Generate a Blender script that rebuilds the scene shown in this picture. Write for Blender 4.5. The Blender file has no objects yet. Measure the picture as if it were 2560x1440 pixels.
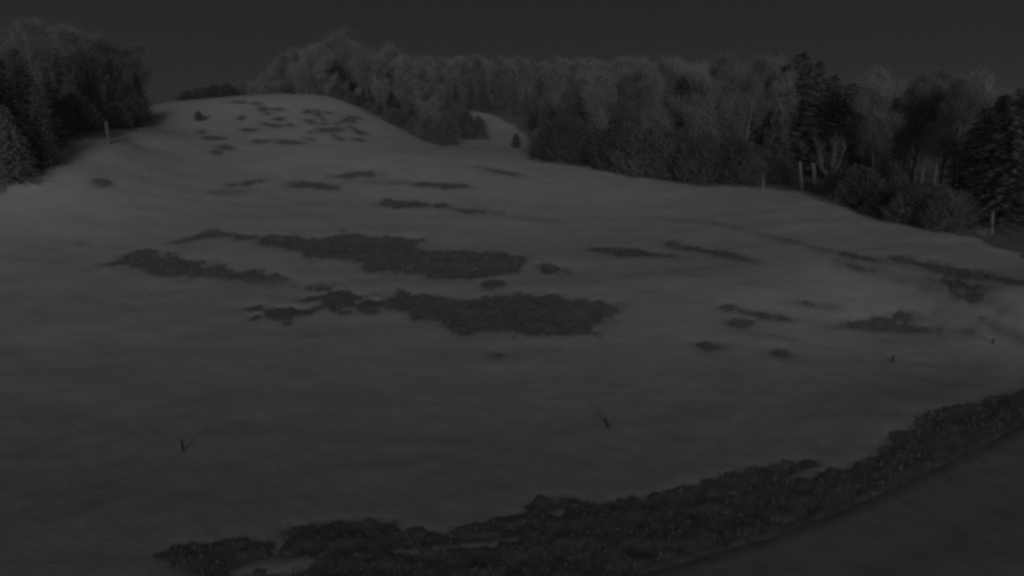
import bpy, math, random
import numpy as np

# ------------------------------------------------------------------ camera, sky, sun, exposure
scene = bpy.context.scene
COL = scene.collection
CAM_H, PITCH, HFOV = 8.0, math.radians(12.0), math.radians(80.0)
cam_data = bpy.data.cameras.new('camera')
cam_data.angle = HFOV
cam_data.clip_start = 0.1
cam_data.clip_end = 5000
cam = bpy.data.objects.new('camera', cam_data)
cam.location = (0, 0, CAM_H)
cam.rotation_euler = (math.pi / 2 - PITCH, 0, 0)
COL.objects.link(cam)
scene.camera = cam

SUN_ELEV, SUN_AZ = math.radians(6.2), math.radians(-4.0)      # low light from behind the camera
world = bpy.data.worlds.new('World')
scene.world = world
world.use_nodes = True
wn, wl = world.node_tree.nodes, world.node_tree.links
sky = wn.new('ShaderNodeTexSky')
sky.sky_type = 'NISHITA'
sky.sun_disc = False
sky.sun_elevation = SUN_ELEV
sky.sun_rotation = math.pi + SUN_AZ
grey = wn.new('ShaderNodeRGBToBW')
wl.new(sky.outputs[0], grey.inputs[0])
even = wn.new('ShaderNodeMath'); even.operation = 'MULTIPLY_ADD'
wl.new(grey.outputs[0], even.inputs[0])
even.inputs[1].default_value = 0.05
even.inputs[2].default_value = 0.36
bg = wn['Background']
wl.new(even.outputs[0], bg.inputs['Color'])
bg.inputs['Strength'].default_value = 0.026

sun_data = bpy.data.lights.new('sun', 'SUN')
sun_data.energy = 0.70
sun_data.angle = math.radians(20)
sun_data.color = (1, 1, 1)
sun = bpy.data.objects.new('sun', sun_data)
sd = (math.cos(SUN_ELEV) * math.sin(SUN_AZ), math.cos(SUN_ELEV) * math.cos(SUN_AZ), -math.sin(SUN_ELEV))
from mathutils import Vector
sun.rotation_euler = Vector(sd).to_track_quat('-Z', 'Y').to_euler()
sun.location = (0, -40, 40)
COL.objects.link(sun)

scene.view_settings.view_transform = 'Standard'
scene.view_settings.look = 'None'
scene.view_settings.exposure = 0.0
scene.view_settings.gamma = 1.0
scene.view_settings.use_curve_mapping = False
scene.render.engine = 'CYCLES'
scene.cycles.use_denoising = False            # the camera's own night grain
scene.cycles.pixel_filter_type = 'BLACKMAN_HARRIS'
scene.cycles.filter_width = 3.4               # soft small-sensor lens
scene.cycles.max_bounces = 4
scene.cycles.transparent_max_bounces = 4

# ------------------------------------------------------------------ helpers
rng = random.Random(7)
nr = np.random.default_rng(7)
FPX = 1280.0 / math.tan(HFOV / 2)
CP, SP = math.cos(PITCH), math.sin(PITCH)

def ray(u, v):
    a, b = (u - 1280.0) / FPX, (720.0 - v) / FPX
    return np.array([a, CP + b * SP, -SP + b * CP])

def at_depth(u, v, Y):
    d = ray(u, v)
    return d[0] * Y / d[1], Y, CAM_H + d[2] * Y / d[1]

def hash2(ix, iy, seed):
    h = (ix.astype(np.int64) * 374761393 + iy.astype(np.int64) * 668265263 + seed * 1442695041) & 0x7fffffff
    h = ((h ^ (h >> 13)) * 1274126177) & 0x7fffffff
    return ((h ^ (h >> 16)) & 0xffff) / 65535.0

def vnoise(x, y, seed=0):
    ix, iy = np.floor(x), np.floor(y)
    fx, fy = x - ix, y - iy
    fx, fy = fx * fx * (3 - 2 * fx), fy * fy * (3 - 2 * fy)
    a, b = hash2(ix, iy, seed), hash2(ix + 1, iy, seed)
    c, d = hash2(ix, iy + 1, seed), hash2(ix + 1, iy + 1, seed)
    return (a + (b - a) * fx) * (1 - fy) + (c + (d - c) * fx) * fy - 0.5

def fbm(x, y, seed=0, octs=4, gain=0.5):
    s, amp = 0, 1.0
    for o in range(octs):
        s = s + amp * vnoise(x * 2 ** o + 17.3 * o, y * 2 ** o - 9.1 * o, seed + o)
        amp *= gain
    return s

def make_mesh(name, verts, faces, mat, smooth=False):
    me = bpy.data.meshes.new(name)
    me.from_pydata(verts, [], faces)
    if smooth:
        me.polygons.foreach_set('use_smooth', [True] * len(me.polygons))
    me.materials.append(mat)
    me.update()
    return me

def link(name, me, parent=None, **props):
    o = bpy.data.objects.new(name, me)
    COL.objects.link(o)
    if parent:
        o.parent = parent
    for k, val in props.items():
        o[k] = val
    return o

# ------------------------------------------------------------------ materials (all grey: the night camera sees no colour)
def material(name, lo, hi, scale=4.0, detail=6.0, rough=0.9, bump=0.0, bscale=None, spec=0.2, stretch=None, object_random=0.0):
    m = bpy.data.materials.new(name)
    m.use_nodes = True
    n, l = m.node_tree.nodes, m.node_tree.links
    bsdf = n['Principled BSDF']
    tc = n.new('ShaderNodeTexCoord')
    mp = n.new('ShaderNodeMapping')
    if stretch:
        mp.inputs['Scale'].default_value = stretch
    l.new(tc.outputs['Object'], mp.inputs['Vector'])
    no = n.new('ShaderNodeTexNoise')
    no.inputs['Scale'].default_value = scale
    no.inputs['Detail'].default_value = detail
    no.inputs['Roughness'].default_value = 0.62
    l.new(mp.outputs[0], no.inputs['Vector'])
    ra = n.new('ShaderNodeValToRGB')
    ra.color_ramp.elements[0].position, ra.color_ramp.elements[1].position = 0.3, 0.7
    ra.color_ramp.elements[0].color = (lo, lo, lo, 1)
    ra.color_ramp.elements[1].color = (hi, hi, hi, 1)
    l.new(no.outputs['Fac'], ra.inputs[0])
    out = ra.outputs[0]
    if object_random:
        oi = n.new('ShaderNodeObjectInfo')
        mr = n.new('ShaderNodeMapRange')
        mr.inputs['To Min'].default_value = 1 - object_random
        mr.inputs['To Max'].default_value = 1 + object_random
        l.new(oi.outputs['Random'], mr.inputs['Value'])
        mx = n.new('ShaderNodeVectorMath'); mx.operation = 'SCALE'
        l.new(out, mx.inputs[0]); l.new(mr.outputs[0], mx.inputs['Scale'])
        out = mx.outputs[0]
    l.new(out, bsdf.inputs['Base Color'])
    bsdf.inputs['Roughness'].default_value = rough
    bsdf.inputs['Specular IOR Level'].default_value = spec
    if bump:
        nb = n.new('ShaderNodeTexNoise')
        nb.inputs['Scale'].default_value = bscale or scale * 3
        nb.inputs['Detail'].default_value = 5
        l.new(mp.outputs[0], nb.inputs['Vector'])
        bp = n.new('ShaderNodeBump')
        bp.inputs['Strength'].default_value = 0.6
        bp.inputs['Distance'].default_value = bump
        l.new(nb.outputs['Fac'], bp.inputs['Height'])
        l.new(bp.outputs[0], bsdf.inputs['Normal'])
    return m

M_SNOW = material('old_snow', 0.74, 0.88, scale=0.45, detail=8, bump=0.012, bscale=6, spec=0.15, rough=0.8, stretch=(1, 1.6, 1))
def thin_snow(m):
    n, l = m.node_tree.nodes, m.node_tree.links
    bsdf = n['Principled BSDF']
    src = bsdf.inputs['Base Color'].links[0].from_socket
    a = n.new('ShaderNodeAttribute'); a.attribute_name = 'thin_snow'
    no = n.new('ShaderNodeTexNoise'); no.inputs['Scale'].default_value = 3.5; no.inputs['Detail'].default_value = 6
    mu = n.new('ShaderNodeMath'); mu.operation = 'MULTIPLY'
    ad = n.new('ShaderNodeMath'); ad.operation = 'ADD'; ad.inputs[1].default_value = 0.5
    l.new(no.outputs['Fac'], ad.inputs[0]); l.new(ad.outputs[0], mu.inputs[0]); l.new(a.outputs['Fac'], mu.inputs[1])
    mu.use_clamp = True
    mx = n.new('ShaderNodeMix'); mx.data_type = 'RGBA'
    l.new(mu.outputs[0], mx.inputs['Factor']); l.new(src, mx.inputs[6])
    mx.inputs[7].default_value = (0.34, 0.34, 0.34, 1)      # grass showing through
    l.new(mx.outputs[2], bsdf.inputs['Base Color'])
thin_snow(M_SNOW)
M_GROUND = material('dead_meadow', 0.26, 0.39, scale=1.6, detail=8, bump=0.012, bscale=12)
M_GRASS = material('dry_grass', 0.30, 0.46, scale=3, detail=3)
M_ROAD = material('slushy_gravel', 0.48, 0.62, scale=1.1, detail=9, bump=0.012, bscale=20)
M_BARK = material('grey_bark', 0.20, 0.30, scale=3, detail=5, object_random=0.3)
M_TWIG = material('bare_twigs', 0.29, 0.40, scale=0.5, detail=3, object_random=0.3)
M_TWIG_PALE = material('pale_twigs', 0.32, 0.42, scale=0.6, detail=3, object_random=0.2)
M_NEEDLE = material('spruce_needles', 0.19, 0.28, scale=0.9, detail=4, object_random=0.3)
M_SHRUB = material('shrub_twigs', 0.14, 0.22, scale=1.2, detail=4, object_random=0.25)
M_POST = material('weathered_wood', 0.22, 0.34, scale=6, detail=4, stretch=(1, 1, 0.15))
M_STAKE = material('dark_stake', 0.03, 0.06, scale=8)
M_BIRCH = material('pale_bark', 0.25, 0.42, scale=5, detail=4)

# ------------------------------------------------------------------ terrain: one height field through surveyed points (u, v, depth)
CTL = [
    # flat near meadow
    (1280, 1440, None, 0.15), (500, 1440, None, 0.15), (0, 1440, None, 0.2), (2000, 1440, None, 0.1), (2560, 1440, None, 0.05),
    (1280, 1150, None, 0.0), (300, 1150, None, 0.05), (2100, 1150, None, 0.0), (2560, 1080, None, 0.0),
    (1280, 930, None, 0.25), (400, 930, None, 0.3), (2000, 930, None, 0.1), (0, 960, None, 0.15), (2560, 900, None, 0.0), (2300, 810, None, 0.35),
    # the slope
    (1280, 720, 31, None), (700, 720, 31, None), (100, 720, 30.5, None), (1900, 720, 30, None), (2500, 730, 27.5, None),
    (1280, 600, 40, None), (700, 600, 39, None), (100, 600, 37.5, None), (1800, 600, 39.5, None), (2300, 640, 34, None),
    (1280, 500, 50, None), (700, 500, 48.5, None), (250, 500, 44, None), (1700, 520, 48, None), (0, 500, 43, None),
    (1280, 430, 58, None), (700, 430, 56, None), (250, 410, 50, None),
    (700, 380, 62, None), (350, 370, 57, None), (1000, 390, 61.5, None),
    (700, 330, 69, None), (450, 330, 66, None), (950, 345, 70, None),
    (700, 285, 77, None), (500, 290, 74, None), (860, 300, 76, None),
]
RIDGE = [(372, 265, 80), (470, 254, 83), (580, 243, 86), (700, 236, 88), (800, 240, 88), (880, 262, 86), (960, 300, 82),
         (1040, 340, 75), (1110, 368, 69), (1210, 383, 66), (1310, 398, 64), (1480, 418, 61), (1560, 438, 58),
         (1750, 464, 55), (1900, 467, 54), (2000, 479, 51), (2100, 503, 47), (2200, 548, 42), (2430, 594, 37), (2560, 652, 33)]
LEFT_EDGE = [(0, 470, 43), (100, 425, 46), (180, 354, 53), (260, 342, 55), (340, 328, 60)]
STRIP = [(1150, 352, 77), (1300, 345, 83), (1190, 284, 103), (1260, 306, 96), (1230, 330, 88), (1200, 279, 106)]
pts = []
for u, v, Y, z in CTL:
    if Y is None:
        d = ray(u, v)
        t = (z - CAM_H) / d[2]
        pts.append((d[0] * t, d[1] * t, z))
    else:
        pts.append(at_depth(u, v, Y))
for p in RIDGE + LEFT_EDGE + STRIP:
    pts.append(at_depth(*p))
pts += [  # beyond the brow, beside and behind the camera, and the far hills
    (-34, 108, 16.5), (-46, 105, 15.5), (-20, 112, 16.5), (-10, 100, 14.0), (-55, 140, 16), (-25, 140, 19),
    (-60, 90, 14.5), (-62, 70, 10.5), (-52, 56, 8.2), (-60, 40, 5.5), (-45, 30, 2.6), (-70, 20, 1.2),
    (10, 80, 8.6), (20, 80, 8.2), (30, 72, 7.0), (40, 68, 6.6), (50, 60, 5.6), (48, 44, 3.6), (46, 32, 2.2), (60, 20, 0.6),
    (5, 135, 17), (-8, 130, 16.5), (25, 130, 13), (60, 110, 10.5), (90, 70, 6), (100, 30, 1),
    (10, 200, 25), (-40, 210, 23), (70, 210, 23), (150, 180, 15), (-130, 180, 12), (-110, 90, 10), (-110, 30, 1.5),
    (0, 330, 30), (160, 330, 24), (-180, 330, 12), (300, 200, 12), (-320, 200, 4),
    (0, 0, 0.3), (25, -5, 0.1), (-25, -5, 0.3), (0, -30, 0.2), (60, -30, -0.2), (-60, -30, 0.0), (0, -120, -2), (150, -80, -3), (-150, -80, -3),
    (0, 800, 20), (600, 600, 10), (-600, 600, 0), (0, -700, -12), (700, -300, -8), (-700, -300, -8), (800, 200, 5), (-800, 200, 0),
]
P = np.array(pts)
PX, PZ = P[:, :2] / 50.0, P[:, 2]
def tps_k(r2):
    return np.where(r2 > 1e-12, 0.5 * r2 * np.log(np.maximum(r2, 1e-12)), 0.0)
n = len(P)
K = tps_k(((PX[:, None] - PX[None]) ** 2).sum(-1)) + np.eye(n) * 0.002
A = np.zeros((n + 3, n + 3))
A[:n, :n] = K; A[:n, n] = 1; A[:n, n + 1:] = PX; A[n, :n] = 1; A[n + 1:, :n] = PX.T
W = np.linalg.solve(A, np.concatenate([PZ, [0, 0, 0]]))
def H(x, y):
    x, y = np.atleast_1d(np.asarray(x, float)) / 50.0, np.atleast_1d(np.asarray(y, float)) / 50.0
    out = np.empty(x.shape).ravel()
    xf, yf = x.ravel(), y.ravel()
    for i in range(0, len(xf), 40000):
        X, Y = xf[i:i + 40000, None], yf[i:i + 40000, None]
        r2 = (X - PX[None, :, 0]) ** 2 + (Y - PX[None, :, 1]) ** 2
        out[i:i + 40000] = tps_k(r2) @ W[:n] + W[n] + W[n + 1] * X[:, 0] + W[n + 2] * Y[:, 0]
    return out.reshape(x.shape)
def h1(x, y):
    return float(H([x], [y])[0])

def relief(x, y):
    """drifts and old wind ripples lying across the slope, and small hummocks"""
    s = fbm(x / 9.0, y / 2.6, 50, 4, 0.55) * 0.10
    s = s + fbm(x / 2.2, y / 1.4, 60, 3) * 0.035
    return s * np.clip((np.hypot(x, y) - 12) / 26.0, 0.10, 0.7)

def to_ground(uv):
    """follow each line of sight down to the height field"""
    out = []
    t = np.geomspace(4, 260, 900)
    for u, v in uv:
        d = ray(u, v)
        z = CAM_H + d[2] * t
        below = np.nonzero(z < H(d[0] * t, d[1] * t))[0]
        if len(below) == 0:
            continue
        k = below[0]
        lo, hi = t[max(k - 1, 0)], t[k]
        tt = np.linspace(lo, hi, 12)
        b2 = np.nonzero(CAM_H + d[2] * tt < H(d[0] * tt, d[1] * tt))[0]
        tk = tt[b2[0]] if len(b2) else hi
        out.append((d[0] * tk, d[1] * tk))
    return np.array(out)

# ------------------------------------------------------------------ thawed patches
def streak(u0, v0, u1, v1, w, bend=0.0):
    pts_ = []
    L = math.hypot(u1 - u0, v1 - v0)
    nx, ny = -(v1 - v0) / L, (u1 - u0) / L
    N = 8
    for s in (1, -1):
        for i in range(N + 1):
            t = i / N if s == 1 else 1 - i / N
            prof = w * 0.5 * math.sin(math.pi * min(max(t, 0.04), 0.96)) ** 0.7
            c = bend * math.sin(math.pi * t)
            pts_.append((u0 + (u1 - u0) * t + nx * (s * prof + c), v0 + (v1 - v0) * t + ny * (s * prof + c)))
    return pts_

# (outline, ragged-edge amplitude in metres, bias)
PATCHES = [
    ([(300,640),(330,622),(390,626),(430,640),(500,655),(560,668),(610,678),(680,690),(720,697),(650,702),(570,705),(500,692),(440,686),(380,684),(350,672),(300,668),(240,664),(290,655)], 0.9, 0.05),
    ([(440,605),(480,590),(510,578),(560,580),(582,585),(530,592),(480,600)], 0.5, 0.0),
    ([(610,592),(680,588),(740,592),(820,598),(840,588),(860,578),(900,588),(960,594),(1050,600),(1040,616),(1110,625),(1200,630),(1320,640),(1320,660),(1290,680),(1200,690),(1090,690),(1010,682),(920,672),(910,656),(860,645),(800,647),(750,632),(700,614),(640,602)], 0.9, 0.0),
    ([(1300,662),(1330,655),(1370,664),(1430,686),(1380,692),(1350,680)], 0.9, 0.1),
    ([(1180,705),(1240,698),(1300,704),(1270,716),(1200,720)], 1.0, 0.15),
    ([(960,745),(1000,732),(1060,735),(1090,745),(1180,748),(1240,740),(1290,730),(1370,735),(1420,752),(1480,762),(1535,766),(1520,795),(1490,812),(1485,838),(1400,835),(1310,838),(1260,825),(1180,827),(1110,815),(1030,790),(1040,775),(980,770)], 0.8, 0.0),
    ([(650,775),(740,758),(830,735),(870,722),(960,742),(980,770),(900,772),(820,787),(730,802),(670,797)], 2.2, 0.12),
    (streak(765, 719, 825, 721, 12), 0.5, 0.0),
    (streak(575, 463, 655, 452, 9), 0.5, 0), (streak(710, 458, 835, 467, 13), 0.8, 0), (streak(760, 465, 850, 469, 10), 0.5, 0),
    (streak(825, 440, 960, 434, 11), 0.7, 0), (streak(1040, 460, 1175, 468, 11), 0.7, 0),
    (streak(925, 507, 1115, 516, 16), 0.8, 0), (streak(1100, 520, 1240, 530, 9), 0.9, 0.1), (streak(1200, 420, 1305, 440, 8), 0.6, 0),
    
    (streak(1485, 622, 1680, 638, 15), 0.7, 0), (streak(1660, 606, 1870, 648, 11), 0.6, 0), (streak(1660, 605, 1720, 620, 12), 0.5, 0),
    (streak(2010, 615, 2210, 660, 7), 0.6, 0.0), (streak(2230, 648, 2580, 712, 20, 4), 0.6, 0), (streak(2270, 690, 2490, 722, 12), 0.8, 0.1),
    (streak(2100, 660, 2300, 702, 6), 0.8, 0.05), (streak(2360, 730, 2600, 800, 14), 0.8, 0.1),
    (streak(2450, 800, 2600, 870, 14), 0.8, 0.1), 
    (streak(1785, 769, 1860, 776, 18), 0.3, 0), (streak(1830, 776, 1990, 802, 16), 0.5, 0), (streak(1808, 806, 1888, 808, 22), 0.3, 0),
    (streak(1738, 863, 1797, 865, 18), 0.2, 0), (streak(1922, 880, 1972, 883, 16), 0.25, 0), (streak(1960, 754, 2065, 770, 9), 0.5, 0.05),
    ([(2080,815),(2180,798),(2280,782),(2300,790),(2220,806),(2340,822),(2420,830),(2300,830),(2180,824)], 0.5, 0.03),
    (streak(1325, 868, 1395, 870, 8), 0.4, 0.08), (streak(1230, 886, 1258, 888, 7), 0.2, 0),
    (streak(235, 455, 275, 459, 13), 0.3, 0), (streak(760, 838, 800, 838, 6), 0.3, 0.1),
]
for u, v, wd, ht in [(600,256,44,7),(638,259,34,7),(657,272,26,11),(692,273,46,9),(668,283,16,7),(602,295,22,8),(697,297,26,8),(662,308,24,7),
                     (686,314,40,9),(722,312,24,6),(625,326,44,8),(533,345,64,9),(566,369,40,12),(540,381,34,8),(652,354,40,7),(732,356,64,10),(505,330,20,8)]:
    PATCHES.append((streak(u - wd / 2, v - 1, u + wd / 2, v + 1, ht), 0.5, 0))
for k in range(34):
    u = rng.uniform(770, 925); v = rng.uniform(268, 350)
    if v < 238 + max(0, u - 800) * 0.48 + 12: continue
    wd = rng.uniform(14, 38)
    PATCHES.append((streak(u - wd / 2, v - rng.uniform(0, 5), u + wd / 2, v + rng.uniform(0, 6), rng.uniform(4, 8)), 0.5, 0.02))
EDGE_FG = [(410,1386),(450,1360),(520,1355),(600,1348),(680,1355),(692,1378),(718,1375),(722,1322),(760,1322),(800,1308),(860,1304),(985,1305),(1000,1326),(1100,1332),(1180,1310),(1250,1312),(1240,1295),(1310,1282),(1318,1256),(1420,1240),(1500,1252),(1600,1247),(1700,1226),(1800,1190),(1900,1172),(2010,1152),(2040,1156),(1960,1198),(2100,1167),(2190,1140),(2220,1095),(2310,1045),(2350,1026),(2450,1005),(2560,968),(2700,915)]
ROAD_EDGE = [(1180,1560),(1400,1490),(1560,1440),(1700,1400),(1900,1345),(2100,1270),(2300,1180),(2450,1112),(2560,1055),(2700,985),(2900,880)]
PATCHES.append((EDGE_FG + [(2900, 860)] + ROAD_EDGE[::-1] + [(560,1500),(520,1440),(440,1410)], 0.16, 0.0))
ISLANDS = [[(975,1378),(1100,1362),(1240,1349),(1292,1344),(1240,1367),(1100,1380),(1000,1384)],
           [(745,1345),(800,1335),(820,1345),(780,1356),(745,1356)],
           [(560,1440),(600,1412),(700,1392),(800,1388),(820,1398),(790,1420),(700,1436),(620,1442)],
           streak(1380, 1281, 1412, 1280, 22), streak(1808, 1234, 1845, 1231, 14)]

THIN = [(streak(1780, 560, 2260, 668, 12), .8), (streak(2080, 650, 2340, 708, 12), .8), (streak(1900, 590, 2130, 642, 9), .7), (streak(2340, 724, 2620, 806, 16), .9),
        (streak(2430, 794, 2620, 876, 16), .9), (streak(2160, 684, 2600, 780, 10), .7), (streak(2000, 610, 2500, 720, 14), .5), (streak(1600, 540, 2000, 590, 10), .35),
        (streak(1890, 842, 2010, 856, 9), .7), (streak(1960, 754, 2090, 772, 10), .7), (streak(850, 458, 1060, 460, 7), .8), (streak(1100, 519, 1260, 532, 12), .7),
        (streak(500, 487, 640, 478, 14), .6), (streak(700, 512, 900, 508, 12), .4), (streak(1325, 868, 1395, 870, 10), .6), (streak(2050, 826, 2420, 832, 14), .6),
        (streak(560, 705, 740, 715, 14), .5), (streak(640, 350, 760, 358, 12), .7), (streak(1040, 880, 1300, 884, 10), .3), (streak(1240, 540, 1420, 560, 10), .3)]
THIN += [(streak(u_ - 9, v_, u_ + 9, v_ + 1, 6), .6) for u_, v_ in [(200, 610), (1680, 1085), (650, 1250), (246, 1262)]]
WORLD_THIN = [(to_ground(o), k_) for o, k_ in THIN]
WORLD_PATCHES = [(to_ground(o), amp, bias) for o, amp, bias in PATCHES]
WORLD_ISLANDS = [to_ground(o) for o in ISLANDS]
ROAD_LINE = to_ground(ROAD_EDGE)
# woodland floor: leaf litter, no snow
def depth_xy(p):
    return at_depth(*p)[:2]
right_wood = [depth_xy(p) for p in RIDGE[10:]] + [(45, 26), (90, 30), (140, 120), (120, 300), (20, 320)] + [depth_xy(p) for p in [(1185, 277, 107), (1255, 297, 99), (1308, 328, 89), (1340, 350, 80), (1320, 390, 67)]]
left_wood = [depth_xy(p) for p in LEFT_EDGE] + [(-40, 66), (-48, 80), (-64, 98), (-140, 120), (-140, 10), (-60, 30)]
hill_wood = [depth_xy(p) for p in RIDGE[5:9] + [(1150, 352, 78), (1220, 350, 80), (1208, 316, 91), (1172, 284, 103), (1160, 276, 110)]] + [(2, 170), (10, 300), (-120, 300), (-120, 150), (-60, 118), (-40, 104), (-26, 98)]
WOODS = [(np.array(right_wood), 1.0, 0.1), (np.array(left_wood), 1.0, 0.1), (np.array(hill_wood), 1.2, 0.1)]
SNOW_GAP = to_ground([(2425, 566), (2450, 562), (2478, 574), (2474, 588), (2440, 584)])
if len(SNOW_GAP) > 2:
    WORLD_ISLANDS.append(SNOW_GAP)
road_world = np.array(list(map(tuple, ROAD_LINE)) + [(34, 0), (12, -16), (-12, -14)] )
ROAD_POLY = road_world

def signed(x, y, poly):
    """distance to outline, negative inside"""
    d2 = np.full(x.shape, 1e9); inside = np.zeros(x.shape, bool)
    for (x0, y0), (x1, y1) in zip(poly, np.roll(poly, -1, 0)):
        ex, ey = x1 - x0, y1 - y0
        t = np.clip(((x - x0) * ex + (y - y0) * ey) / (ex * ex + ey * ey + 1e-12), 0, 1)
        d2 = np.minimum(d2, (x - x0 - ex * t) ** 2 + (y - y0 - ey * t) ** 2)
        c = ((y0 > y) != (y1 > y)) & (x < ex * (y - y0) / (y1 - y0 + 1e-12) + x0)
        inside ^= c
    d = np.sqrt(d2)
    return np.where(inside, -d, d)

def snow_field(x, y):
    """>0 where snow lies (metres from the thaw line, roughly)"""
    f = np.full(x.shape, 3.0)
    n1 = fbm(x / 1.1, y / 1.1, 3, 4, 0.6)
    n2 = fbm(x / 0.28, y / 0.28, 9, 3, 0.6)
    for poly, amp, bias in WORLD_PATCHES + WOODS:
        if len(poly) < 3: continue
        lo, hi = poly.min(0) - 3.5, poly.max(0) + 3.5
        k = np.nonzero((x > lo[0]) & (x < hi[0]) & (y > lo[1]) & (y < hi[1]))[0]
        if len(k) == 0: continue
        s = signed(x[k], y[k], poly) + amp * n1[k] + min(amp, 0.5) * 0.5 * n2[k] + bias * 2
        f[k] = np.minimum(f[k], s)
    for poly in WORLD_ISLANDS:
        lo, hi = poly.min(0) - 1.0, poly.max(0) + 1.0
        k = np.nonzero((x > lo[0]) & (x < hi[0]) & (y > lo[1]) & (y < hi[1]))[0]
        if len(k) == 0: continue
        f[k] = np.maximum(f[k], -signed(x[k], y[k], poly) + 0.12 * n1[k] + 0.1 * n2[k])
    lo, hi = ROAD_POLY.min(0) - 1, ROAD_POLY.max(0) + 1
    k = np.nonzero((x > lo[0]) & (x < hi[0]) & (y > lo[1]) & (y < hi[1]))[0]
    if len(k):
        f[k] = np.minimum(f[k], signed(x[k], y[k], ROAD_POLY) + 0.05 * n1[k])
    return f

# ------------------------------------------------------------------ ground and snow sheets (polar grid, finest in the meadow)
az = np.concatenate([np.linspace(-47, 47, 520), np.linspace(47, 313, 64)[1:-1]]) * math.pi / 180
rr = np.concatenate([np.geomspace(2.0, 130, 430), np.geomspace(130, 520, 26)[1:]])
NA, NR = len(az), len(rr)
AZ, RR = np.meshgrid(az, rr)
GX, GY = (RR * np.sin(AZ)).ravel(), (RR * np.cos(AZ)).ravel()
GZ = H(GX, GY)
GZ = GZ + relief(GX, GY) * np.clip((140 - RR.ravel()) / 60, 0, 1)
F = snow_field(GX, GY)
rd = signed(GX, GY, ROAD_POLY)
onroad = np.clip(-rd / 0.3, 0, 1)
tuss = fbm(GX / 0.35, GY / 0.35, 80, 3, 0.6)
near = np.clip((70 - RR.ravel()) / 30, 0, 1)
zg = GZ + tuss * 0.045 * near * (1 - onroad) * np.clip(1 - F / 0.8, 0.3, 1) - 0.06 * onroad
soft = np.clip(RR.ravel() / 30, 0.3, 1.3)
depth = np.clip(RR.ravel() / 400, 0.03, 0.06) * np.tanh(F / (0.5 * soft)) - 0.004 + 0.012 * fbm(GX / 0.5, GY / 0.5, 90, 3) * near
thin = 0.75 * np.exp(-np.clip(F, 0, 9) / (0.22 * soft))
for poly_, k_ in WORLD_THIN:
    if len(poly_) < 3: continue
    lo_, hi_ = poly_.min(0) - 2.0, poly_.max(0) + 2.0
    sel = np.nonzero((GX > lo_[0]) & (GX < hi_[0]) & (GY > lo_[1]) & (GY < hi_[1]))[0]
    if len(sel) == 0: continue
    sdv = signed(GX[sel], GY[sel], poly_) + 0.5 * fbm(GX[sel] / 0.9, GY[sel] / 0.9, 71, 3)
    thin[sel] = np.maximum(thin[sel], k_ / (1 + np.exp(sdv / 0.16)))
thin = np.clip(thin + 0.10 * fbm(GX / 3.0, GY / 1.2, 75, 4), 0, 1)
depth = np.where(F < -0.8, -0.25, depth)
zs = GZ + depth

def grid_faces(mask=None):
    i = np.arange(NR - 1)[:, None] * NA
    j = np.arange(NA)[None]
    a = i + j; b = i + (j + 1) % NA; c = b + NA; d = a + NA
    q = np.stack([a, d, c, b], -1).reshape(-1, 4)
    if mask is not None:
        q = q[mask[q].any(1)]
    return q

def sheet(name, z, mat, mask=None, attr=None):
    q = grid_faces(mask)
    used = np.unique(q)
    remap = np.full(len(GX), -1); remap[used] = np.arange(len(used))
    me = bpy.data.meshes.new(name)
    v = np.stack([GX, GY, z], -1)[used].astype(np.float32)
    q = remap[q].astype(np.int32)
    me.vertices.add(len(v)); me.vertices.foreach_set('co', v.ravel())
    me.loops.add(q.size); me.loops.foreach_set('vertex_index', q.ravel())
    me.polygons.add(len(q)); me.polygons.foreach_set('loop_start', np.arange(0, q.size, 4, dtype=np.int32))
    me.polygons.foreach_set('use_smooth', np.ones(len(q), bool))
    me.materials.append(mat)
    me.update(calc_edges=True); me.validate()
    if attr is not None:
        at_ = me.attributes.new('thin_snow', 'FLOAT', 'POINT')
        at_.data.foreach_set('value', attr[used].astype(np.float32))
    return link(name, me, kind='structure')

sheet('meadow_ground', zg, M_GROUND)
sheet('snow_cover', zs, M_SNOW, mask=(depth > -0.12), attr=thin)

# road: a slushy track along the near right, its own sheet
def build_road():
    line = ROAD_LINE
    seg = np.r_[0, np.cumsum(np.hypot(*np.diff(line, axis=0).T))]
    s = np.arange(0, seg[-1], 0.18)
    ex, ey = np.interp(s, seg, line[:, 0]), np.interp(s, seg, line[:, 1])
    tx, ty = np.gradient(ex), np.gradient(ey)
    L = np.hypot(tx, ty); tx, ty = tx / L, ty / L
    nx, ny = ty, -tx                                   # towards the camera side
    w = np.linspace(0, 13.0, 60)
    n1 = fbm(ex / 0.7, ey / 0.7, 21, 3)
    X = ex[:, None] + nx[:, None] * (w[None] + n1[:, None] * 0.10 * (w[None] == 0))
    Y = ey[:, None] + ny[:, None] * (w[None] + n1[:, None] * 0.10 * (w[None] == 0))
    Z = H(X, Y) + relief(X, Y) + 0.015
    for c, hw in ((1.7, .4), (3.5, .4)):
        Z = Z - 0.012 * np.exp(-((w[None] - c) / hw) ** 2)
    Z = Z + 0.012 * fbm(X / 0.4, Y / 0.4, 33, 3)
    Z[:, 0] -= 0.05
    R, Cn = X.shape
    v = np.stack([X, Y, Z], -1).reshape(-1, 3).tolist()
    f = [(i * Cn + j, i * Cn + j + 1, (i + 1) * Cn + j + 1, (i + 1) * Cn + j) for i in range(R - 1) for j in range(Cn - 1)]
    link('road', make_mesh('road', v, f, M_ROAD, True), kind='structure')
build_road()

def surf(x, y):
    x, y = np.array([x], float), np.array([y], float)
    f = snow_field(x, y)
    return float(H(x, y)[0] + relief(x, y)[0] * float(np.clip((140 - np.hypot(x, y)[0]) / 60, 0, 1)) + (0.07 if f[0] > 0.3 else 0.0))

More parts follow.
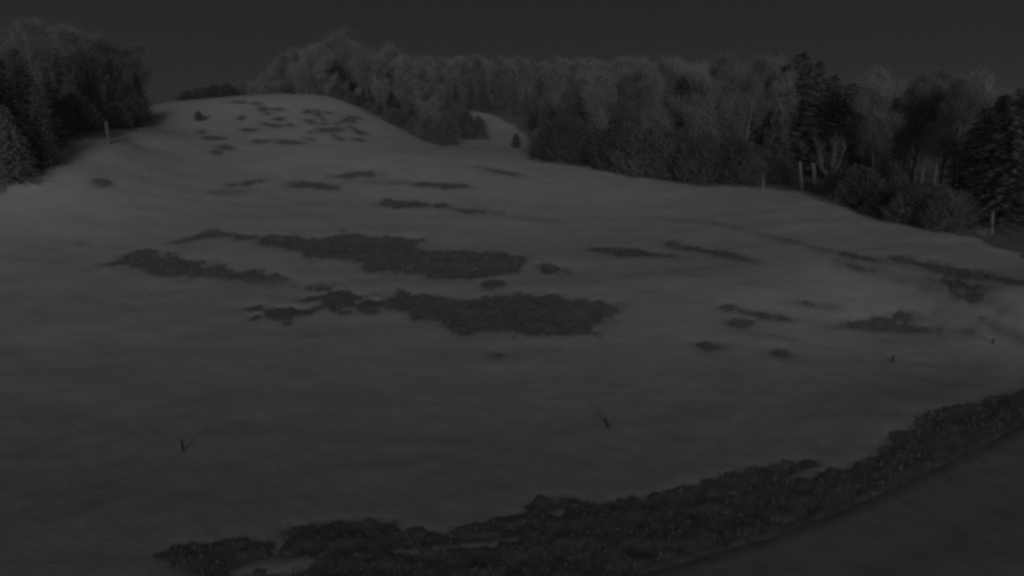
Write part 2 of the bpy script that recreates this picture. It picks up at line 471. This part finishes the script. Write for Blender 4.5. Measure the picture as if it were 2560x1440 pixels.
# matted dead grass in the thawed patches
def build_grass():
    xs, ys = [], []
    for poly, amp, bias in WORLD_PATCHES:
        if len(poly) < 3: continue
        lo, hi = poly.min(0) - .4, poly.max(0) + .4
        dist = np.hypot(*(0.5 * (lo + hi)))
        if dist > 48: continue
        dens = 150 if dist < 22 else 60
        N = int(min((hi - lo).prod() * dens, 60000))
        x, y = nr.uniform(lo[0], hi[0], N), nr.uniform(lo[1], hi[1], N)
        ok = (signed(x, y, poly) < 0.3)
        xs.append(x[ok]); ys.append(y[ok])
    x, y = np.concatenate(xs), np.concatenate(ys)
    f = snow_field(x, y)
    clump = fbm(x / 0.5, y / 0.5, 44, 3)
    ok = (f < 0.06) & (signed(x, y, ROAD_POLY) > 0.05) & (clump > -0.35)
    x, y, clump = x[ok], y[ok], clump[ok]
    N = len(x)
    z = H(x, y) + relief(x, y) + fbm(x / 0.35, y / 0.35, 80, 3, 0.6) * 0.045 - 0.02
    ang = nr.uniform(0, 2 * math.pi, N)
    ln = nr.uniform(0.04, 0.11, N) * (1 + clump)
    lean = nr.uniform(0.35, 1.3, N)
    wd = nr.uniform(0.004, 0.011, N) * np.clip(np.hypot(x, y) / 14, 1, 2.5)
    dx, dy = np.cos(ang), np.sin(ang)
    b0 = np.stack([x - dy * wd, y + dx * wd, z], -1); b1 = np.stack([x + dy * wd, y - dx * wd, z], -1)
    mx, mz = ln * 0.5 * np.sin(lean * .6), ln * 0.5 * np.cos(lean * .6)
    m0 = np.stack([x + dx * mx - dy * wd * .7, y + dy * mx + dx * wd * .7, z + mz], -1)
    m1 = np.stack([x + dx * mx + dy * wd * .7, y + dy * mx - dx * wd * .7, z + mz], -1)
    tx, tz = mx + ln * .5 * np.sin(lean), mz + ln * .5 * np.cos(lean)
    tip = np.stack([x + dx * tx, y + dy * tx, z + tz], -1)
    v = np.stack([b0, b1, m1, m0, tip], 1).reshape(-1, 3)
    k = np.arange(N) * 5
    tri = np.concatenate([np.stack([k, k + 1, k + 2], -1), np.stack([k, k + 2, k + 3], -1), np.stack([k + 3, k + 2, k + 4], -1)])
    link('dead_grass', make_mesh('dead_grass', v.tolist(), tri.tolist(), M_GRASS), kind='stuff',
         label='matted dead grass showing where the snow has thawed', category='grass')
build_grass()

# ------------------------------------------------------------------ trees
def tube(V, Fc, path, radii, sides):
    base = len(V)
    n_ = len(path)
    for i in range(n_):
        d = (path[min(i + 1, n_ - 1)] - path[max(i - 1, 0)]).normalized()
        s = d.orthogonal().normalized(); t = d.cross(s)
        for k in range(sides):
            a = 2 * math.pi * k / sides
            V.append(path[i] + (s * math.cos(a) + t * math.sin(a)) * radii[i])
    for i in range(n_ - 1):
        for k in range(sides):
            k2 = (k + 1) % sides
            Fc.append((base + i * sides + k, base + i * sides + k2, base + (i + 1) * sides + k2, base + (i + 1) * sides + k))

def rv(r, s=1.0):
    return Vector((r.gauss(0, s), r.gauss(0, s), r.gauss(0, s)))

def sliver(V, Fc, p, d, ln, w, r):
    s = d.cross(rv(r)).normalized() * w
    k = len(V)
    q = p + d * ln
    V.extend([p - s, p + s, q + s * .35, q - s * .35])
    Fc.append((k, k + 1, k + 2, k + 3))

def bare_tree_meshes(seed, h=10.0, spread=1.0, twigs=9500, stems=1, tw=0.010, twig_mat=None, bark=None):
    r = random.Random(seed)
    V, Fc, TV, TF = [], [], [], []
    tips = []
    def grow(p, d, ln, rad, lvl):
        segs = 5 if lvl == 0 else 4
        path, radii = [p.copy()], [rad]
        for i in range(segs):
            d = (d + rv(r, 0.07 + 0.06 * lvl) + Vector((0, 0, 0.06 if lvl else 0.03))).normalized()
            p = p + d * ln / segs
            path.append(p.copy()); radii.append(rad * (1 - 0.8 * (i + 1) / segs))
            if lvl >= 1: tips.append((p.copy(), d.copy(), lvl))
        tube(V, Fc, path, radii, 6 if lvl == 0 else (4 if lvl == 1 else 3))
        if lvl < 3:
            nb = {0: 15, 1: 6, 2: 4}[lvl]
            for k in range(nb):
                t = r.uniform(0.12 if lvl == 0 else 0.25, 1.0)
                idx = min(int(t * segs), segs - 1)
                q = path[idx].lerp(path[idx + 1], t * segs - idx)
                a = r.uniform(0, 2 * math.pi)
                out = Vector((math.cos(a), math.sin(a), r.uniform(0.25, 1.0))).normalized()
                nd = (d * 0.5 + out * (0.9 * spread)).normalized()
                fall = (1.15 - 0.75 * t) if lvl == 0 else (1 - 0.5 * t)
                grow(q, nd, ln * (0.42 if lvl == 0 else 0.5) * fall * r.uniform(.75, 1.2), max(rad * (0.42 if lvl == 0 else .5) * (1.1 - .7 * t), 0.012), lvl + 1)
    for s in range(stems):
        d0 = Vector((r.gauss(0, .05 if stems == 1 else .22), r.gauss(0, .05 if stems == 1 else .22), 1)).normalized()
        grow(Vector((r.gauss(0, .02), r.gauss(0, .02), -0.3)), d0, h * (0.92 if stems == 1 else r.uniform(.65, .92)), h * 0.016, 0)
    for k in range(twigs):
        p, d, lvl = tips[r.randrange(len(tips))]
        dd = (d + rv(r, 0.55) + Vector((0, 0, .2))).normalized()
        q = p + rv(r, 0.32)
        sliver(TV, TF, q, dd, r.uniform(0.35, 1.0), tw * r.uniform(.6, 1.3), r)
    return (make_mesh('trunk', V, Fc, bark or M_BARK, True), make_mesh('crown', TV, TF, twig_mat or M_TWIG))

def spruce_meshes(seed, h=10.0, wide=0.26):
    r = random.Random(seed)
    V, Fc, CV, CF = [], [], [], []
    tube(V, Fc, [Vector((0, 0, -.3)), Vector((.05, 0, h * .4)), Vector((0, .05, h * .75)), Vector((0, 0, h * .98))], [h * .018, h * .013, h * .007, .01], 7)
    z = h * 0.04
    while z < h * 0.99:
        L = ((h - z) ** 0.85) * wide * 1.25 + 0.12
        nb = 9 if z < h * .8 else 6
        a0 = r.uniform(0, 6.28)
        for b in range(nb):
            a = a0 + 2 * math.pi * b / nb + r.gauss(0, .18)
            ln = L * r.uniform(.65, 1.15)
            o = Vector((math.cos(a), math.sin(a), 0))
            droop = r.uniform(.12, .35)
            m = max(5, int(ln * 10))
            for i in range(m):
                t = (i + .6) / m
                p = Vector((0, 0, z + r.gauss(0, .06))) + o * ln * t + Vector((0, 0, -droop * ln * t * t * .9 + .1 * ln * t))
                for s in (-1, 1):
                    d = (o * .7 + Vector((-o.y, o.x, 0)) * s * r.uniform(.5, 1.1) + Vector((0, 0, r.uniform(-.55, .1)))).normalized()
                    sliver(CV, CF, p, d, r.uniform(.22, .45) * (1.1 - .45 * t), r.uniform(.035, .07), r)
        z += h * .030 * r.uniform(.8, 1.2)
    for k in range(8):
        sliver(CV, CF, Vector((0, 0, h * .95)), (Vector((r.gauss(0, .2), r.gauss(0, .2), 1))).normalized(), .06 * h, .03, r)
    return (make_mesh('trunk', V, Fc, M_BARK, True), make_mesh('crown', CV, CF, M_NEEDLE))

def shrub_meshes(seed, twigs=4500, mat=None, tw=0.013, sharp=0.0):
    """a shrub about 2 m high and 2 m wide"""
    r = random.Random(seed)
    V, Fc, TV, TF = [], [], [], []
    for s in range(16):
        a = r.uniform(0, 6.28); lean = r.uniform(.05, .6)
        d = Vector((math.cos(a) * lean, math.sin(a) * lean, 1)).normalized()
        p = Vector((r.gauss(0, .12), r.gauss(0, .12), -.1)); path = [p.copy()]
        L = r.uniform(1.3, 2.0) * (1 - .25 * lean)
        for i in range(4):
            d = (d + rv(r, .12)).normalized(); p = p + d * L / 4; path.append(p.copy())
        tube(V, Fc, path, [.03, .024, .018, .012, .005], 4)
    for k in range(twigs):
        a = r.uniform(0, 6.28); zz = r.uniform(0, 1) ** .9
        prof = (math.sin(math.pi * min(1, .22 + zz * .78)) ** .6) * (1 - sharp * zz)
        rad = prof * (r.uniform(0, 1) ** .45) * (1 + .25 * math.sin(3 * a + seed) + .12 * math.sin(7 * a + 2 * zz * 6))
        p = Vector((math.cos(a) * rad, math.sin(a) * rad, zz * 1.9 * (1 + .08 * math.sin(5 * a + seed))))
        d = (Vector((math.cos(a) * .5, math.sin(a) * .5, .7)) + rv(r, .5)).normalized()
        sliver(TV, TF, p, d, r.uniform(.15, .42), tw * r.uniform(.6, 1.5), r)
    return (make_mesh('stems', V, Fc, M_BARK, True), make_mesh('twigs', TV, TF, mat or M_SHRUB))

BARE = [bare_tree_meshes(100 + i, spread=s) for i, s in enumerate((.8, 1.0, 1.15, .7))]
PALE = [bare_tree_meshes(200 + i, spread=s, stems=2, twigs=9000, tw=.013, twig_mat=M_TWIG_PALE) for i, s in enumerate((.6, .8))]
SPRUCE = [spruce_meshes(300 + i, wide=w) for i, w in enumerate((.22, .27, .32))]
SHRUB = [shrub_meshes(400 + i) for i in range(3)]
SHRUB_PALE = [shrub_meshes(420 + i, mat=M_TWIG_PALE, sharp=.35) for i in range(2)]

PARTS = {'tree': ('trunk', 'crown'), 'shrub': ('stems', 'twigs')}
def plant(name, meshes, x, y, hgt, wide, label, category, group=None, native=10.0, sort='tree', z=None, lean=(0, 0)):
    e = bpy.data.objects.new(name, None)
    e.empty_display_size = 0.3
    COL.objects.link(e)
    e.location = (x, y, surf(x, y) if z is None else z)
    k = hgt / native
    e.scale = (k * wide, k * wide, k)
    e.rotation_euler = (lean[0], lean[1], rng.uniform(0, 6.28) if lean == (0, 0) else 0)
    e['label'] = label; e['category'] = category
    if group: e['group'] = group
    for nm, me in zip(PARTS[sort], meshes):
        o = bpy.data.objects.new(nm, me); COL.objects.link(o); o.parent = e
    return e

def spot(u, Y, v=420):
    return at_depth(u, v, Y)[0], Y
def height_to(u, vtop, Y, x):
    return at_depth(u, vtop, Y)[2] - surf(x, Y)

def tree_at(u, Y, vtop, meshes, name, label, cat='tree', group=None, wide=1.0, **kw):
    x, y = spot(u, Y, (vtop + 420) / 2)
    hgt = max(height_to(u, vtop, Y, x), 1.0)
    return plant(name, meshes, x, y, hgt, wide, label, cat, group, **kw)

# left: dark spruces on the meadow's edge with bare crowns behind them
g = 'spruces by the lone post'
for u, Y, vt in [(-60, 45, 120), (20, 48, 150), (75, 50, 140), (130, 54, 160), (185, 60, 175), (232, 70, 165), (285, 74, 178), (330, 78, 165), (352, 80, 160), (60, 56, 120), (160, 64, 140), (250, 78, 165), (310, 82, 160), (-20, 54, 110), (100, 47, 230), (20, 44, 250), (205, 68, 150)]:
    tree_at(u, Y, vt + rng.uniform(-8, 14), SPRUCE[rng.randrange(3)], 'spruce_tree', 'dark dense spruce in the clump beside the lone pale post', group=g, wide=1.25)
g = 'bare trees behind the spruce clump'
for u, Y, vt in [(-30, 66, 60), (50, 70, 70), (120, 68, 55), (180, 80, 75), (240, 96, 90), (300, 100, 100), (345, 104, 120), (90, 78, 65), (210, 90, 80)]:
    tree_at(u, Y, vt, BARE[rng.randrange(4)], 'bare_tree', 'leafless tree rising behind the dark spruce clump', group=g, wide=1.1)

for u, Y, vt in [(150, 55, 255), (190, 57, 240), (225, 59, 250), (262, 60, 255), (298, 62, 262), (326, 64, 262), (342, 68, 245)]:
    tree_at(u, Y, vt, SHRUB[rng.randrange(3)], 'dense_shrub', 'dense dark shrub at the foot of the spruce clump', 'shrub', 'shrubs at the foot of the spruce clump', wide=1.1, native=2.0, sort='shrub')

# hedge on the brow of the hill
for u, vt, Y in [(480, 230, 96), (515, 222, 97), (545, 216, 97), (575, 213, 97)]:
    tree_at(u, Y, vt, SHRUB[rng.randrange(3)], 'hedge_shrub', 'low dark shrub in the short hedge behind the hill brow', 'shrub', 'hedge behind the brow', wide=1.5, native=2.0, sort='shrub')

# wood behind the hilltop
def top_line(u, knots):
    return float(np.interp(u, [k[0] for k in knots], [k[1] for k in knots]))
kn = [(590, 205), (640, 180), (720, 125), (800, 92), (900, 92), (1000, 118), (1060, 140)]
for k in range(46):
    u = 598 + 470 * ((k * 0.618) % 1); Y = rng.uniform(104, 150)
    tree_at(u, Y, top_line(u, kn) + rng.uniform(0, 34) + (0 if Y > 125 else 18), BARE[rng.randrange(4)], 'bare_tree', 'leafless tree in the wood behind the snowy hilltop', group='wood behind the hilltop', wide=rng.uniform(.9, 1.2))
for k in range(9):
    u = rng.uniform(800, 980); Y = rng.uniform(112, 135)
    tree_at(u, Y, rng.uniform(135, 165), SPRUCE[rng.randrange(3)], 'spruce_tree', 'spruce standing dark among leafless trees behind the hilltop', group='spruces in the hilltop wood', wide=1.0)

# wood on the far ridge
kn = [(1040, 150), (1200, 150), (1400, 152), (1600, 150), (1800, 165), (2000, 175)]
for k in range(60):
    u = 1050 + 700 * ((k * 0.618 + .3) % 1); Y = rng.uniform(165, 235)
    tree_at(u, Y, top_line(u, kn) + rng.uniform(0, 16), BARE[rng.randrange(4)], 'bare_tree', 'leafless tree in the wood along the far ridge', group='wood on the far ridge', wide=rng.uniform(1.0, 1.35))
for k in range(24):
    u = rng.uniform(1090, 1390); Y = rng.uniform(122, 165)
    tree_at(u, Y, rng.uniform(180, 225), SPRUCE[rng.randrange(3)], 'spruce_tree', 'dark spruce on the slope above the bright snow strip', group='spruces above the snow strip', wide=1.1)

# pale trees and shrubs on the right flank of the hill
for u, Y, vt, wd in [(830, 93, 205, .8), (872, 92, 203, .8), (905, 91, 215, .7), (938, 90, 188, .6), (970, 87, 200, .8)]:
    tree_at(u, Y, vt, PALE[rng.randrange(2)], 'young_bare_tree', 'young leafless tree in the row down the hill flank', group='young trees on the hill flank', wide=wd)
tree_at(1000, 84, 176, PALE[0], 'young_bare_tree', 'tall pale round-topped leafless tree standing out on the hill flank', wide=1.05)
tree_at(1076, 78, 232, PALE[1], 'young_bare_tree', 'pale pointed leafless tree just above the round dark thicket', wide=1.0)
tree_at(1040, 81, 262, SHRUB[1], 'bare_shrub', 'bushy shrub between the round-topped and the pointed pale trees', 'shrub', wide=.9, native=2.0, sort='shrub')
tree_at(1075, 73, 292, SHRUB[0], 'bare_shrub', 'rounded dark thicket shrub at the hill foot, below the pointed pale tree', 'shrub', wide=.95, native=2.0, sort='shrub')
tree_at(1117, 71, 288, SHRUB[2], 'bare_shrub', 'rounded dark thicket shrub at the hill foot, on the snow strip side', 'shrub', wide=.85, native=2.0, sort='shrub')
tree_at(1165, 80, 282, SHRUB[1], 'bare_shrub', 'dark shrub between the rounded thicket and the bright snow strip', 'shrub', wide=.9, native=2.0, sort='shrub')
tree_at(1197, 82, 294, SHRUB[0], 'bare_shrub', 'dark shrub bordering the bend of the bright snow strip', 'shrub', wide=.85, native=2.0, sort='shrub')
tree_at(1140, 86, 262, SHRUB[2], 'bare_shrub', 'tall shrub behind the dark thicket and the snow strip', 'shrub', wide=.8, native=2.0, sort='shrub')
tree_at(1290, 74, 337, SHRUB[1], 'bare_shrub', 'small round dark shrub at the lower end of the snow strip', 'shrub', wide=.6, native=2.0, sort='shrub')
tree_at(1345, 74, 325, SHRUB_PALE[0], 'bare_shrub', 'small paler shrub where the wood meets the snow strip', 'shrub', wide=.8, native=2.0, sort='shrub')
tree_at(1335, 93, 288, SHRUB[0], 'bare_shrub', 'shrub where the far end of the snow strip meets the wood', 'shrub', wide=1.0, native=2.0, sort='shrub')
tree_at(503, 71.5, 297, SHRUB[2], 'round_shrub', 'lone small dark round shrub on the snowy hillside', 'shrub', wide=.95, native=2.0, sort='shrub')
tree_at(940, 84, 282, SHRUB[0], 'round_shrub', 'tiny dark shrub on the snow at the hill shoulder', 'shrub', wide=.9, native=2.0, sort='shrub')

for k in range(13):
    u = 835 + 270 * (k + .5) / 13 + rng.uniform(-6, 6)
    rv_ = float(np.interp(u, [r_[0] for r_ in RIDGE], [r_[1] for r_ in RIDGE])); ry_ = float(np.interp(u, [r_[0] for r_ in RIDGE], [r_[2] for r_ in RIDGE]))
    tree_at(u, ry_ + rng.uniform(1.0, 2.6), rv_ - rng.uniform(20, 42), SHRUB[rng.randrange(3)], 'bare_shrub', 'low dark shrub in the row down the hill flank, under the young trees', 'shrub', 'low shrubs down the hill flank', wide=1.2, native=2.0, sort='shrub')

# right: bare wood along the meadow
kn = [(1300, 300), (1340, 255), (1400, 215), (1470, 180), (1560, 165), (1650, 160), (1760, 160), (1900, 165), (2000, 165)]
for k in range(64):
    u = 1352 + 586 * ((k * 0.618 + .11) % 1); Y = 62 + 34 * rng.random() + (6 if u < 1450 else 0)
    if u < 1390: Y = max(Y, 84)
    tree_at(u, Y, top_line(u, kn) + rng.uniform(0, 55), BARE[rng.randrange(4)], 'bare_tree', 'leafless tree in the wood along the meadow beyond the thawed patches', group='bare wood along the meadow', wide=rng.uniform(.8, 1.1))
for k in range(42):
    u = 1372 + 580 * ((k * 0.618 + .4) % 1)
    if 1890 < u < 1930: continue
    Y = float(np.interp(u, [r_[0] for r_ in RIDGE], [r_[2] for r_ in RIDGE])) + rng.uniform(0.8, 6)
    tree_at(u, Y, float(np.interp(u, [r_[0] for r_ in RIDGE], [r_[1] for r_ in RIDGE])) - rng.uniform(55, 125), SHRUB[rng.randrange(3)], 'bare_shrub', 'dark shrub in the undergrowth under the bare wood', 'shrub', 'undergrowth of the bare wood', wide=1.3, native=2.0, sort='shrub')
g = 'tall spruces by the pale posts'
for u, Y, vt in [(1925, 64, 215), (1960, 66, 160), (1992, 64, 128), (2030, 66, 150), (2075, 65, 185), (2120, 64, 205), (2160, 62, 240), (1940, 61, 270), (2050, 64, 240)]:
    tree_at(u, Y, vt, SPRUCE[rng.randrange(3)], 'spruce_tree', 'tall dark spruce in the group behind the pale posts', group=g, wide=1.6)
kn = [(2160, 178), (2250, 180), (2350, 190), (2420, 200), (2560, 185)]
for k in range(16):
    u = 2150 + 330 * ((k * 0.618 + .2) % 1); Y = float(np.interp(u, [2100, 2560], [54, 43])) + rng.uniform(0, 14)
    tree_at(u, Y, top_line(u, kn) + rng.uniform(0, 60), BARE[rng.randrange(4)], 'bare_tree', 'leafless tree between the tall spruces and the spruces at the snow gap', group='bare trees by the bank', wide=.9)
for k in range(24):
    u = 2135 + 290 * ((k * 0.618 + .6) % 1); Y = float(np.interp(u, [r_[0] for r_ in RIDGE], [r_[2] for r_ in RIDGE])) + rng.uniform(0.6, 5)
    tree_at(u, Y, float(np.interp(u, [r_[0] for r_ in RIDGE], [r_[1] for r_ in RIDGE])) - rng.uniform(50, 110), SHRUB[rng.randrange(3)], 'bare_shrub', 'dark shrub on the bank where the meadow falls away', 'shrub', 'shrubs on the bank', wide=1.3, native=2.0, sort='shrub')
for u, Y, vt in [(2462, 44, 265), (2500, 42, 235), (2550, 40, 215), (2535, 46, 240)]:
    tree_at(u, Y, vt, SPRUCE[rng.randrange(3)], 'spruce_tree', 'dark spruce above the small snow gap and leaning post', group='spruces beside the snow gap', wide=1.6)
for dx_, stems_, vt in [(0, 0, 338)]:
    tree_at(2084, 52.5, 300, bare_tree_meshes(777, stems=3, spread=.5, twigs=700, tw=.012, twig_mat=M_TWIG_PALE, bark=M_BIRCH), 'birch_tree', 'slender pale-barked tree with several stems beside the posts', wide=.8)

# ------------------------------------------------------------------ posts and stakes
def post_mesh(hgt, rad, seed, mat):
    r = random.Random(seed)
    V, Fc = [], []
    zs_ = [-.3, 0, hgt * .35, hgt * .7, hgt * .95, hgt]
    path = [Vector((r.gauss(0, .006), r.gauss(0, .006), z)) for z in zs_]
    tube(V, Fc, path, [rad * r.uniform(.92, 1.08) for z in zs_[:-1]] + [rad * .55], 7)
    Fc.append(tuple(range(len(V) - 7, len(V))))
    return make_mesh('post', V, Fc, mat, False)
def post(u, Y, vtop, rad, lean, label, name='wooden_post', mat=None, cat='post', group=None, seed=0):
    x, y = spot(u, Y, vtop)
    z = surf(x, y)
    hgt = at_depth(u, vtop, Y)[2] - z
    o = link(name, post_mesh(max(hgt, .25), rad, seed, mat or M_POST), label=label, category=cat)
    if group: o['group'] = group
    o.location = (x, y, z); o.rotation_euler = (0, lean, 0)
    return o
post(265, 54, 303, .11, 0, 'lone pale wooden post at the foot of the dark spruces', seed=1)
post(1909, 52.5, 446, .09, 0, 'short pale post at the snow edge below the bare wood', seed=2)
post(2012, 51.5, 402, .12, -.17, 'tall tilted pale post, outermost of the row below the spruces', seed=3)
post(2045, 51, 406, .12, -.17, 'tall tilted pale post, middle one of the row below the spruces', seed=4)
post(2071, 51, 424, .09, -.12, 'shorter pale post beside the slender pale-barked tree', seed=5)
post(2487, 38, 528, .10, -.08, 'pale post next to the small snow gap under dark spruces', seed=6)

def stake(u, vbase, vtop, lean, label, rad=.022):
    g_ = to_ground([(u, vbase)])[0]
    z = surf(*g_)
    hgt = max(at_depth(u, vtop, g_[1])[2] - z, .2)
    o = link('marker_stake', post_mesh(hgt, rad, int(u), M_STAKE), label=label, category='stake')
    o.location = (g_[0], g_[1], z); o.rotation_euler = (0, lean, 0)
stake(459, 1132, 1100, 0, 'thin dark upright stake alone in the smooth snow above the grass clumps', .03)
stake(1520, 1072, 1044, -.35, 'thin dark tilted stake in open snow above the bare ground strip', .04)
stake(2231, 908, 888, 0, 'thin dark stake in the snow below the wedge-shaped thawed streak', .035)
stake(2483, 863, 845, -.2, 'thin dark stake at the lower end of the converging tracks', .03)

# ------------------------------------------------------------------ thin night haze over the whole place
zlo = float(min(zg.min(), zs.min())) - 1.0
def build_haze(top=62.0, half=540.0):
    v = [(x, y, z) for z in (zlo, top) for x, y in ((-half, -half), (half, -half), (half, half), (-half, half))]
    f = [(3, 2, 1, 0), (4, 5, 6, 7), (0, 1, 5, 4), (1, 2, 6, 5), (2, 3, 7, 6), (3, 0, 4, 7)]
    m = bpy.data.materials.new('haze_air')
    m.use_nodes = True
    n_, l_ = m.node_tree.nodes, m.node_tree.links
    n_.remove(n_['Principled BSDF'])
    pv = n_.new('ShaderNodeVolumePrincipled')
    pv.inputs['Color'].default_value = (.9, .9, .9, 1)
    pv.inputs['Density'].default_value = 0.0008
    l_.new(pv.outputs[0], n_['Material Output'].inputs['Volume'])
    link('haze', make_mesh('haze', v, f, m), kind='stuff', label='thin even night haze over the whole meadow', category='haze')
build_haze()
